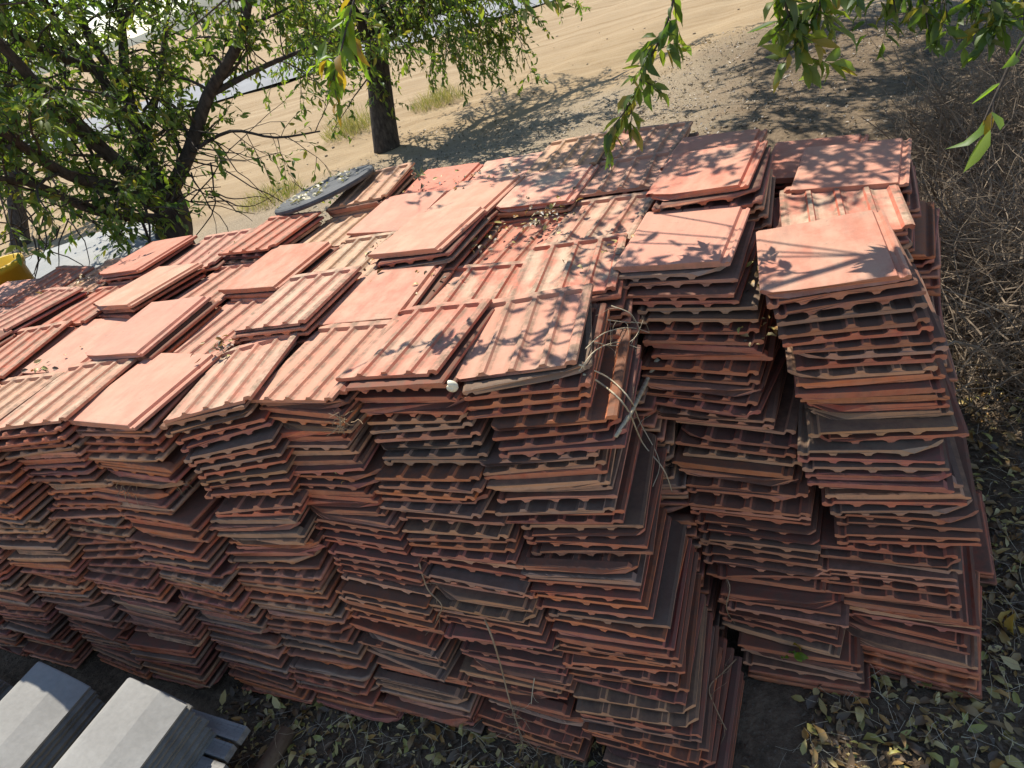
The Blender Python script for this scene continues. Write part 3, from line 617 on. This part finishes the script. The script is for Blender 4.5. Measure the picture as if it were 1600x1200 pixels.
M_STONE = plain('clod', (.22, .16, .105), (.36, .28, .19), 12, .95, .5)
Vs = []; Fs = []; b0 = 0; ico = np.array([(0, 0, 1), (.9, 0, .4), (.28, .85, .4), (-.72, .53, .4), (-.72, -.53, .4), (.28, -.85, .4), (.6, .5, -.3), (-.6, .5, -.3), (0, -.8, -.3)])
icf = np.array([(0, 1, 2), (0, 2, 3), (0, 3, 4), (0, 4, 5), (0, 5, 1), (1, 6, 2), (2, 6, 7), (2, 7, 3), (3, 7, 4), (4, 7, 8), (4, 8, 5), (5, 8, 1), (1, 8, 6)])
for k in range(1500):
    px = random.uniform(-40, 1250); py = random.uniform(0, 330)
    q = onz(px, py, 0) if ray(px, py)[2] < -80 else None
    if q is None or q.y < 4.6 or q.y > 24: continue
    sz = .006 + .03 * random.random() ** 6; sc3 = np.array([random.uniform(.7, 1.3), random.uniform(.7, 1.3), random.uniform(.4, .8)]) * sz
    Vs.append(ico * sc3 * rng.uniform(.8, 1.2, (9, 1)) + np.array([q.x, q.y, float(gh(q.x, q.y)) + sz * .15])); Fs.append(icf + b0); b0 += 9
tag(link('stones', fast_mesh('stones', np.concatenate(Vs), np.concatenate(Fs)), M_STONE), 'small stones and dirt clods scattered over the field and bank', 'stones', kind='stuff')
# grass tufts by the field
M_GRASS = leaf_material('green_grass', [(.26, .24, .09), (.17, .19, .06), (.36, .30, .15), (.22, .22, .08), (.42, .35, .19), (.33, .26, .13)], .3)
def tuft(px, py, rx, h, n, label):
    c = onz(px, py, 0); P = []; Dr = []; LL = []
    for k in range(n):
        a = random.uniform(0, 6.28); q = random.random() ** .6 * rx; P.append((q * math.cos(a), q * math.sin(a), 0)); Dr.append((random.gauss(0, .55), random.gauss(0, .55), 1)); LL.append(h * random.uniform(.15, 1.15) * (1 - .5 * q / rx))
    LL = np.array(LL); V, Fc = leaf_arrays(P, Dr, rng.normal(0, 1, (n, 3)), LL, np.full(n, .0035), .3)
    o = link('grass_tuft', fast_mesh('grass_tuft', V, Fc), M_GRASS); o.location = (c.x, c.y, float(gh(c.x, c.y)) - .01); tag(o, label, 'grass', 'grass tufts by the dirt field')
tuft(555, 208, .55, .6, 700, 'yellow green grass tuft left of the single dark trunk'); tuft(685, 165, .5, .5, 600, 'yellow green grass tuft right of the single dark trunk')
tuft(425, 310, .5, .35, 600, 'low green weeds behind the pile near the many limbed tree'); tuft(660, 285, .15, .3, 60, 'small thin weed between the trunk and the pile')

# ------------------------------------------------------------------ grey ridge tiles on timber at the lower left
def ridge_mesh(L=.44):
    # section: short left slope, crest, long right slope
    t = .014; outer = [(-.065, -.045), (-.012, .0), (.0, .004), (.012, .002), (.13, -.032), (.225, -.085)]
    inner = [(x * .97, z - t) for x, z in outer][::-1]; prof = outer + inner; n = len(prof); V = []; F = []
    ys = [-L / 2, -L / 2 + .006, 0, L / 2 - .006, L / 2]
    for si, y in enumerate(ys):
        for (x, z) in prof: V.append((x, y + random.uniform(-.001, .001), z - (.002 if si in (0, 4) else 0)))
    for s in range(4):
        for k in range(n): k2 = (k + 1) % n; F.append((s * n + k, s * n + k2, (s + 1) * n + k2, (s + 1) * n + k))
    F.append(tuple(range(n))[::-1]); F.append(tuple(4 * n + k for k in range(n)))
    me = bpy.data.meshes.new('ridge_tile'); me.from_pydata(V, [], F); me.update()
    import bmesh
    bm = bmesh.new(); bm.from_mesh(me); bmesh.ops.recalc_face_normals(bm, faces=bm.faces); bm.to_mesh(me); bm.free(); return me
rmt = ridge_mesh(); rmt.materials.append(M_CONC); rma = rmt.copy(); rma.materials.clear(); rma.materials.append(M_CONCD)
ZR = .50
for sname, px, py, nlay in (('stack beside the timber', 206, 1058, 9), ('stack left of the timber-side stack', 62, 1036, 9), ('stack cut by the left edge', -75, 1020, 9)):
    far = onz(px, py, ZR)
    for k in range(nlay):
        o = bpy.data.objects.new('ridge_tile', rmt if k == 0 else rma); col.objects.link(o)
        o.location = (far.x + random.gauss(0, .004) + k * .002, far.y - .22 + random.gauss(0, .005), ZR - k * .0235); o.rotation_euler = (random.gauss(0, rad(.4)), 0, random.gauss(0, rad(.7)))
        tag(o, ('topmost pale grey ridge tile of the ' if k == 0 else ordinal(k + 1) + ' grey ridge tile from the top of the ') + sname, 'ridge tile', 'grey ridge tiles stacked in front of the pile')
zl = ZR - 8 * .0235 - .085
# weathered timber platform under them
q = onz(330, 1115, .2); root = empty('timber_platform', (q.x, q.y - .3, 0)); tag(root, 'weathered grey timber platform with split boards under the grey ridge tiles', 'platform')
x1 = onz(405, 1120, .2).x
for k in range(8):
    bl = .34 if k < 2 else 1.75; b = MB(); b.box((0, 0, 0), (bl, .058 + random.uniform(-.006, .006), .03)); me = b.mesh('board'); o = link('board', me, M_GREYWOOD, root); o.location = (x1 - bl / 2 - root.location.x + random.uniform(-.012, .012),   .26 - k * .066, zl - .018 + random.uniform(-.003, .003))
for dx in (-.12, -.85, -1.6):
    b = MB(); b.box((0, 0, 0), (.09, .44, zl - .036)); o = link('bearer', b.mesh('bearer'), M_BROWNWOOD, root); o.location = (x1 - root.location.x + dx, -.05, (zl - .036) / 2 - .002)
b = MB(); p0 = onz(424, 1128, .12); b.tube([(0, -.5, 0), (.0, -.2, .004), (.0, .02, .0)], [.035, .036, .033], 9); o = b.build('wooden_pole', M_BROWNWOOD, smooth=True); o.location = (p0.x + .02, p0.y, .03); tag(o, 'short brown wooden pole lying beside the weathered timber platform', 'pole')

# ------------------------------------------------------------------ things behind the pile
# pale curved sheet on legs behind the pile
root = empty('sheet_canopy', (-5.7, 3.7, 0)); tag(root, 'pale grey dusty sheet with rounded corners behind the pile beside the dark trunk', 'sheet')
A = [onz(x, y, .98) for x, y in [(20, 408), (225, 337), (254, 353), (262, 385), (60, 450)]]
poly = []
for i in range(5):
    p0, p1, p2 = A[i - 1], A[i], A[(i + 1) % 5]; a = p1.lerp(p0, .22); c = p1.lerp(p2, .22)
    for k in range(5): t = k / 4; poly.append(a * (1 - t) ** 2 + p1 * 2 * t * (1 - t) + c * t * t)
n = len(poly); V = []; cen = sum(poly, Vector()) / n
for dz, s in ((-.06, 1.0), (-.02, 1.0), (-.004, .985), (.0, .96), (.03, .6), (.04, .2)):
    for p in poly: q = cen.lerp(p, s); V.append((q.x + 5.7, q.y - 3.7, .98 + dz))
F = [tuple(range(n))[::-1]]
for s in range(5):
    for k in range(n): k2 = (k + 1) % n; F.append((s * n + k, s * n + k2, (s + 1) * n + k2, (s + 1) * n + k))
F.append(tuple(5 * n + k for k in range(n))); b = MB(); b.add(V, F); b.build('sheet', M_SHEET, root, True)
for p in (A[0], A[1], A[3], A[4]):
    q = cen.lerp(p, .8); b = MB(); b.box((q.x + 5.7, q.y - 3.7, .46), (.06, .06, .92)); b.build('leg', M_BLACK, root)
# yellow bin
c = atd(-4, 436, 6.0); root = empty('yellow_bin', (c.x, c.y, 0)); tag(root, 'yellow plastic bin half hidden at the left edge behind the tiles', 'bin')
b = MB(); V = []; F = []
for z, s in ((0, .16), (c.z + .05, .20), (c.z + .05, .22), (c.z + .09, .22), (c.z + .09, .19), (.04, .15)):
    V += [(s * math.cos(a), s * math.sin(a), z) for a in np.linspace(0, 2 * math.pi, 24, endpoint=False)]
for s in range(5):
    for k in range(24): k2 = (k + 1) % 24; F.append((s * 24 + k, s * 24 + k2, (s + 1) * 24 + k2, (s + 1) * 24 + k))
F.append(tuple(range(24))[::-1]); F.append(tuple(5 * 24 + k for k in range(24))); b.add(V, F); b.build('body', M_YELLOW, root, True)
# black round lid on the back of the pile
lc = onz(508, 298, 1.36); root = empty('round_lid', lc); root.rotation_euler = (rad(-1.5), rad(-8), 0); tag(root, 'black round plastic lid strewn with dry leaves on the back of the pile', 'lid')
b = MB(); V = []; F = []
prof = [(.0, .012), (.22, .012), (.25, .02), (.285, .022), (.30, .016), (.304, .004), (.298, -.008), (.285, -.008), (.27, -.005), (.0, -.008)]
for r, z in prof[1:-1]: V += [(r * math.cos(a), r * math.sin(a), z) for a in np.linspace(0, 2 * math.pi, 40, endpoint=False)]
m_ = len(prof) - 2
for s in range(m_ - 1):
    for k in range(40): k2 = (k + 1) % 40; F.append((s * 40 + k, (s + 1) * 40 + k, (s + 1) * 40 + k2, s * 40 + k2))
F.append(tuple(range(40))); F.append(tuple((m_ - 1) * 40 + k for k in range(40))[::-1]); b.add(V, F); b.build('disc', M_BLACK, root)
n = 55; a = rng.uniform(0, 6.28, n); q = rng.uniform(0, 1, n) ** .5 * .24; LL = rng.uniform(.02, .05, n); th = rng.uniform(0, 6.28, n)
V, Fc = leaf_arrays(np.stack([q * np.cos(a) - .03, q * np.sin(a), rng.uniform(.015, .03, n)], 1), np.stack([np.cos(th), np.sin(th), rng.normal(0, .2, n)], 1), np.stack([rng.normal(0, .3, n), rng.normal(0, .3, n), np.ones(n)], 1), LL, LL * .3, rng.uniform(0, 1, n))
M_PALE = leaf_material('pale_dry_leaf', [(.42, .36, .22), (.34, .29, .18), (.48, .42, .28)], .15)
o = link('dry_leaves', fast_mesh('dry_leaves', V, Fc), M_PALE, root); o['kind'] = 'stuff'

# ------------------------------------------------------------------ small things on the pile
def strand(name, path, r, mat, label, cat, fuzz=0):
    p0 = path[-1]; b = MB(); pts = smooth_path([p - p0 for p in path], 5); b.tube(pts, taper(len(pts), r, r * .55), 5)
    for k in range(fuzz):
        i = random.randrange(len(pts) * 2 // 3, len(pts)) if fuzz > 12 else random.randrange(2, len(pts)); q = wiggle(pts[i], rv(1) + Vector((0, -.3, -.3)), random.uniform(.03, .10), 4, .05, .3); b.tube(q, taper(5, r * .4, r * .2), 3, False)
    o = b.build(name, mat, smooth=True); o.location = p0; return tag(o, label, cat)
def hit(px, py, back=.0):
    """point where the sight line through a photo pixel meets the built pile"""
    dg = bpy.context.evaluated_depsgraph_get(); d = Vector(ray(px, py)).normalized()
    ok, loc, nr, ix, ob, mx = sc.ray_cast(dg, camp, d, distance=40); loc = loc if ok else camp + d * 2.5
    return loc - d * back
bpy.context.view_layer.update()
strand('dry_vine', [hit(912, 585, .01), hit(940, 600, .03), hit(978, 636, .04), hit(1004, 692, .05), hit(1036, 732, .04), hit(1050, 768, .03)], .0034, M_STRAW, 'long pale dry vine stem hanging down the front corner of the pile', 'vine', 3)
strand('dry_vine', [hit(905, 570, .01), hit(950, 590, .04), hit(985, 625, .05), hit(1000, 660, .04), hit(1030, 720, .03), hit(1020, 760, .02)], .0026, M_STRAW, 'thin curled dry vine hanging beside the longer pale stem', 'vine', 3)
strand('bare_stick', [hit(1028, 560, .01), hit(1008, 600, .012), hit(985, 645, .012), hit(962, 682, .01)], .010, M_STRAW, 'thick pale peeled stick leaning on the right side of the front corner', 'stick')
for k, (P, lab) in enumerate([([(915, 545), (945, 520), (985, 512), (1015, 520)], 'pale curved straw arching highest over the corner tiles'), ([(930, 535), (960, 540), (990, 530), (1005, 500)], 'pale straw bent upward beside the corner tiles'),
                           ([(950, 500), (975, 503), (1010, 505)], 'straight pale straw lying across the gap'), ([(905, 580), (930, 548), (965, 535), (1000, 545)], 'pale straw curling round the corner tile'), ([(955, 478), (985, 490), (1000, 515)], 'short grey straw at the top of the gap')]):
    strand('straw', [hit(*q, .03) for q in P], .0019, M_STRAW, lab, 'straw', 4)
strand('root_strand', [hit(758, 968, .01), hit(772, 1005, .015), hit(785, 1050, .02), hit(795, 1090, .02), hit(808, 1130, .02), hit(818, 1168, .02)], .0036, M_ROOT, 'long brown root hanging down the front face with a frayed end', 'root', 34)
strand('root_strand', [hit(655, 880, .01), hit(668, 920, .015), hit(690, 945, .015), hit(684, 965, .01)], .003, M_ROOT, 'short twisted root in the front face left of the long root', 'root', 8)
strand('root_strand', [hit(835, 1060, .01), hit(832, 1080, .012), hit(830, 1100, .012)], .0022, M_STRAW, 'short pale root right of the long hanging root', 'root', 2)
strand('dry_vine', [hit(1150, 1030, .01), hit(1130, 1050, .03), hit(1108, 1075, .02), hit(1120, 1110, .02), hit(1135, 1140, .02)], .0028, M_ROOT, 'looping dry vine low on the right side of the corner stack', 'vine', 8)
strand('dry_vine', [hit(1120, 880, .01), hit(1140, 915, .02), hit(1135, 950, .02), hit(1150, 985, .02)], .0026, M_ROOT, 'dry vine in the shaded gap between corner stack and back stack', 'vine', 6)
for (px, py, n, lab) in [(280, 760, 26, 'dark matted roots wedged in the left front stacks'), (535, 660, 22, 'dark leaf wad between two front stacks'), (200, 765, 14, 'small dark root wad at the left front')]:
    c = hit(px, py, .012); b = MB()
    for k in range(n): q = wiggle(rv(.012), rv(1) + Vector((0, -.4, -.3)), random.uniform(.03, .08), 4, .1, .5); b.tube(q, taper(5, .0016, .0007), 3, False)
    o = b.build('root_wad', M_ROOT); o.location = c; tag(o, lab, 'roots')
# snail shell on the tile edge
c = hit(706, 604, .012); b = MB(); V = []; F = []; nu, nv = 44, 10
for i in range(nu):
    t = i / (nu - 1); an = t * 2 * math.pi * 2.4; g_ = math.exp(1.25 * (t - 1)); cr = .0125 * g_; tr_ = .0105 * g_
    cx, cz = cr * math.cos(an), cr * math.sin(an); cy = -.012 * (1 - t)
    for k in range(nv):
        ph = 2 * math.pi * k / nv; V.append((cx + tr_ * math.cos(ph) * math.cos(an), cy + tr_ * math.sin(ph), cz + tr_ * math.cos(ph) * math.sin(an)))
for i in range(nu - 1):
    for k in range(nv): k2 = (k + 1) % nv; F.append((i * nv + k, i * nv + k2, (i + 1) * nv + k2, (i + 1) * nv + k))
b.add(V, F); o = b.build('snail_shell', M_SHELL, smooth=True); o.location = c; o.rotation_euler = (rad(15), rad(40), rad(20)); tag(o, 'cream coloured snail shell under the edge of the corner top tile', 'snail shell')
# yellowing leaves caught on the right
def leaf_thing(px, py, L, c2, lab, n=5):
    p = hit(px, py, .02); P = rng.normal(0, .012, (n, 3)); V, Fc = leaf_arrays(P, rng.normal(0, 1, (n, 3)), rng.normal(0, 1, (n, 3)), np.full(n, L), np.full(n, L * .26), .8)
    o = link('leaf_cluster', fast_mesh('leaf_cluster', V, Fc), c2); o.location = p; tag(o, lab, 'leaves')
leaf_thing(1580, 985, .075, leaf_material('ochre_leaf', [(.45, .26, .06), (.50, .32, .08)], .3), 'curled ochre leaf cluster at the lower right edge of the rightmost stack')
leaf_thing(1235, 1020, .04, M_LEAFB, 'small green and yellow leaf cluster low on the stack left of the gap', 6)
